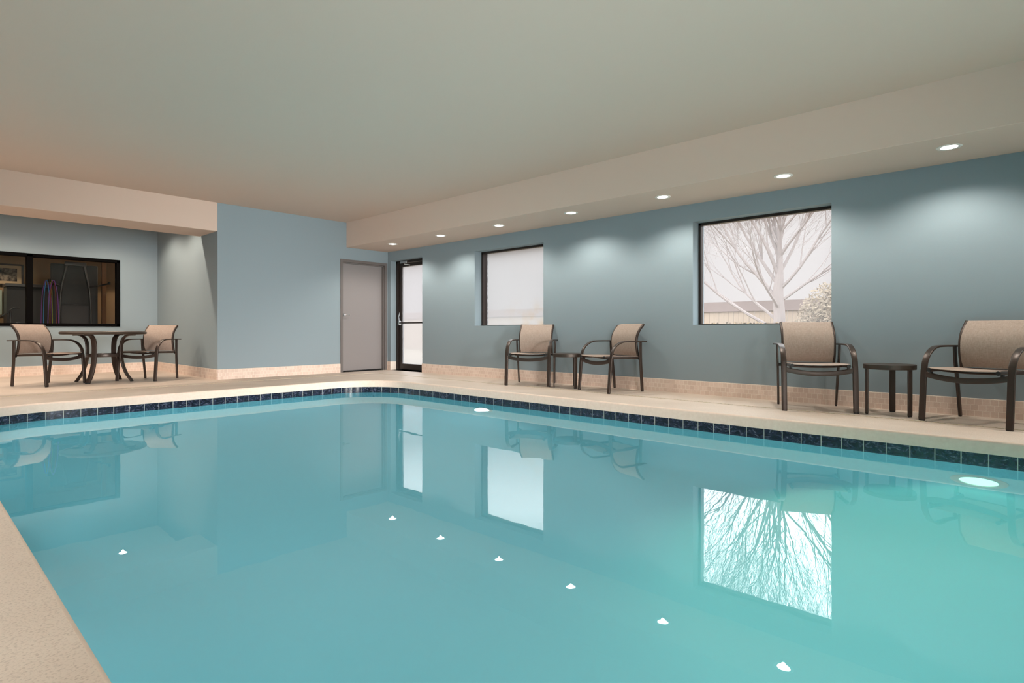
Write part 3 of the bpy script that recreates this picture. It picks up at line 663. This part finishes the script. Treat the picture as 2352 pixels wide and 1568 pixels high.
for k, (x, d, c_, zb, nm) in enumerate(((2.055, .085, (150, 80, 175), .98, 'purple'), (2.055, .05, (80, 160, 235), 1.12, 'blue'), (2.12, .02, (170, 175, 60), 1.02, 'yellow'), (2.15, .05, (150, 40, 50), 1.1, 'red'), (2.15, .085, (150, 90, 190), .99, 'violet'))):
    m = MB(); yy = gy - .34 - k * .022
    m.sweep(spline([(x - d, yy, zb - .3), (x - d, yy, zb), (x - d * .8, yy, 1.5), (x - d * .3, yy, 1.76), (x, yy, 1.80), (x + d * .3, yy, 1.76), (x + d * .8, yy, 1.5), (x + d, yy, zb), (x + d, yy, zb - .3)], 5), rrect(.012, .014), side=(0, 1, 0))
    o = m.build('resistance_band', mat(nm + '_rubber_band', srgb(*c_), .5), smooth=True); tag(o, nm + ' resistance band hanging from the left arm of the cable machine', 'resistance band', 'resistance bands on the machine')
# wooden post, picture, mirror, low cabinet, bike
o = MB().box(3.05, 3.13, 15.0, 15.08, -.1, 2.75, .004).build('wooden_post', mat('varnished_wood_post', srgb(150, 104, 66), .4)); tag(o, 'varnished wooden post right of the cable machine', 'post')
t = empty('framed_picture', (1.72, GY - .03, 2.06), label='framed dark picture hanging on the tan gym wall', cat='picture')
m = MB(); m.box(-.27, .27, -.02, .03, .21, .245); m.box(-.27, .27, -.02, .03, -.245, -.21); m.box(-.27, -.235, -.02, .03, -.21, .21); m.box(.235, .27, -.02, .03, -.21, .21); m.build('frame', M_DBRONZE, t)
MB().box(-.235, .235, 0, .025, -.21, .21).build('mat_board', mat('cream_mat_board', srgb(206, 184, 150), .8), t)
mp_ = mat('grey_print', srgb(80, 74, 70), .7); mottled(mp_, srgb(36, 32, 30), srgb(150, 138, 122), 9, .42, .6)
MB().box(-.16, .16, -.004, .002, -.145, .145).build('print', mp_, t)
t = empty('mirror_panel', (1.0, GY - .05, .9), label='pale bright panel low on the gym wall at the left edge', cat='panel')
MB().box(-.6, .62, 0, .04, .25, .80).build('panel_face', mat('pale_green_panel', srgb(190, 206, 190), .4), t)
t = empty('gym_cabinet', (2.06, 16.6, -.1), label='dark tall cabinet under the framed picture in the gym', cat='cabinet')
MB().box(-.42, .35, 0, .5, 0, 1.86, .01).build('body', M_PANEL, t); MB().box(-.44, .42, -.03, .52, 1.86, 1.93, .008).build('top', M_GUN, t)
t = empty('exercise_bike', (1.52, 14.6, -.1), label='exercise bike handlebar showing through the left pane', cat='exercise bike')
MB().tube(spline([(-.16, 0, 1.16), (-.08, 0, 1.22), (.02, 0, 1.32), (.12, 0, 1.33)], 5), .012).build('handlebar', M_GUN, t, smooth=True)
MB().tube([(-.02, 0, 1.27), (.0, .05, .6), (0, .1, 0)], .018).build('post', M_GUN, t, smooth=True)
MB().box(-.25, .3, -.1, .3, 0, .06, .01).build('foot', M_PANEL, t)
m = MB().box(-.12, .2, -.05, .35, .25, .6, .08); m.build('flywheel_cover', M_BLACKPL, t)

# ------------------------------------------------------------------ outdoors
S(MB().box(XR + .32, 60, -40, 50, -.12, -.05).build('ground_outside', M_GROUND), 'winter lawn outside the windows', 'ground')
# bare tree
def make_tree():
    m = MB(); rnd = random.Random(23)
    def branch(p, d, r, L_, depth, up=.09):
        pts = [p.copy()]; rad = [1.0]; n = 6 if depth < 3 else 4; q = p.copy(); dd = d.copy()
        for i in range(n):
            dd = (dd + Vector((rnd.uniform(-.11, .11), rnd.uniform(-.13, .13), rnd.uniform(-.03, up)))).normalized()
            q = q + dd * L_ / n; pts.append(q.copy()); rad.append(1 - .55 * (i + 1) / n)
        m.tube(pts, r, seg=10 if depth == 0 else (6 if depth < 2 else (4 if depth < 3 else 3)), scale=rad, caps=depth < 3)
        if depth >= 5: return
        k = (0, 7, 5, 4, 3)[depth]
        for j in range(k):
            i = n if j == 0 else rnd.randint(2, n)
            a = rnd.uniform(0, 2 * PI); tilt = rnd.uniform(.3, .65) * (.4 if j == 0 else 1)
            ax = dd.orthogonal().normalized(); ax.rotate(Matrix.Rotation(a, 3, dd)); nd = dd.copy(); nd.rotate(Matrix.Rotation(tilt, 3, ax))
            branch(pts[i], nd, max(.0035, r * rad[i] * rnd.uniform(.42, .62)), L_ * rnd.uniform(.6, .82), depth + 1)
    trunk = [Vector((0, 0, -.1)), Vector((0, .02, .5)), Vector((.02, .0, 1.1)), Vector((0, .03, 1.7)), Vector((0, .0, 2.1)), Vector((0, -.02, 2.7)), Vector((.03, .02, 3.4)), Vector((0, -.04, 4.2))]
    m.tube(spline(trunk, 3), .145, seg=12, scale=[1.25, 1.15, 1.05, 1.0, .98, .96, .94, .92, .9, .87, .83, .78, .7, .6, .5, .43, .38, .33, .28, .23, .18, .12])
    # limbs fan out from low on the trunk: (height, direction, radius, length)
    for z, d, r, L_ in ((.75, (-.2, 1.0, .62), .075, 2.7), (1.0, (.35, .9, .75), .07, 2.4), (1.5, (-.3, .75, .95), .085, 2.6), (1.9, (.2, .62, 1.1), .08, 2.4),
                        (2.1, (-.3, .25, 1.2), .085, 2.3), (2.3, (.2, .05, 1.3), .075, 2.2), (2.2, (.5, -.35, 1.1), .075, 2.3), (2.5, (-.3, -.3, 1.2), .07, 2.2),
                        (1.8, (-.1, -.8, .8), .07, 2.2), (1.5, (.3, -.9, .6), .06, 2.2), (2.6, (-.2, -.6, 1.0), .06, 2.2), (2.9, (.2, -.25, 1.2), .06, 2.0), (2.9, (-.1, .5, 1.1), .06, 2.0), (3.2, (.1, -.7, .8), .05, 1.8), (2.5, (.1, .35, 1.3), .07, 2.2), (1.3, (-.9, .2, .7), .06, 2.0)):
        branch(Vector((0, 0, z)), Vector(d).normalized(), r * .62, L_, 1)
    return m
t = make_tree().build('bare_tree', M_BARK, smooth=False, loc=(15, 4.75, 0)); tag(t, 'bare winter tree outside the large window', 'tree')
# fence
t = empty('wooden_fence', (16.4, 0, 0), label='weathered board fence outside behind the bare tree', cat='fence')
m = MB(); y = -14
while y < 26: m.box(0, .022, y, y + .135, -.05, 1.34); y += .145
m.build('boards', M_FENCE, t)
MB().box(-.06, .09, -14, 26, 1.34, 1.62).build('cap_board', M_RAIL, t)
for yy in range(-14, 27, 4): MB().box(.03, .13, yy, yy + .1, -.05, 1.6).build('post', M_FENCE, t)
def leafball(name, c, rad, n, size, mt, label, cat):
    m = MB(); rnd = random.Random(3)
    for i in range(n):
        v = Vector((rnd.gauss(0, 1), rnd.gauss(0, 1), rnd.gauss(0, 1))).normalized() * rnd.uniform(.55, 1)
        p = Vector((v.x * rad[0], v.y * rad[1], v.z * rad[2])) + Vector(c); u = Vector((rnd.gauss(0, 1), rnd.gauss(0, 1), rnd.gauss(0, 1))).normalized(); w = u.orthogonal().normalized()
        s = size * rnd.uniform(.6, 1.3); m.face([p - u * s, p + w * s * .5, p + u * s, p - w * s * .5])
    return tag(m.build(name, mt), label, cat)
leafball('evergreen_shrub', (14.3, 3.0, .95), (1.0, 1.15, 1.05), 9000, .045, M_SHRUB, 'rounded shrub outside at the right of the bare tree', 'shrub')
# dry leaves lying on the outer sill
m = MB(); rnd = random.Random(5)
for i in range(150):
    y = W2[0] + .05 + (W2[1] - W2[0] - .1) * rnd.random() ** 1.2; x = XR + .235 + rnd.uniform(0, .07); s = rnd.uniform(.012, .026); z = W2[2] + .006 + rnd.uniform(0, .012)
    a = rnd.uniform(0, 2 * PI); u = Vector((math.cos(a), math.sin(a), rnd.uniform(-.4, .6))) * s; w = Vector((-math.sin(a), math.cos(a), rnd.uniform(-.3, .6))) * s * .6; p = Vector((x, y, z + s * .3))
    m.face([p - u, p + w, p + u, p - w])
tag(m.build('dry_leaves', M_LEAF), 'dry brown leaves on the outer sill of the large window', 'leaves', kind='stuff')
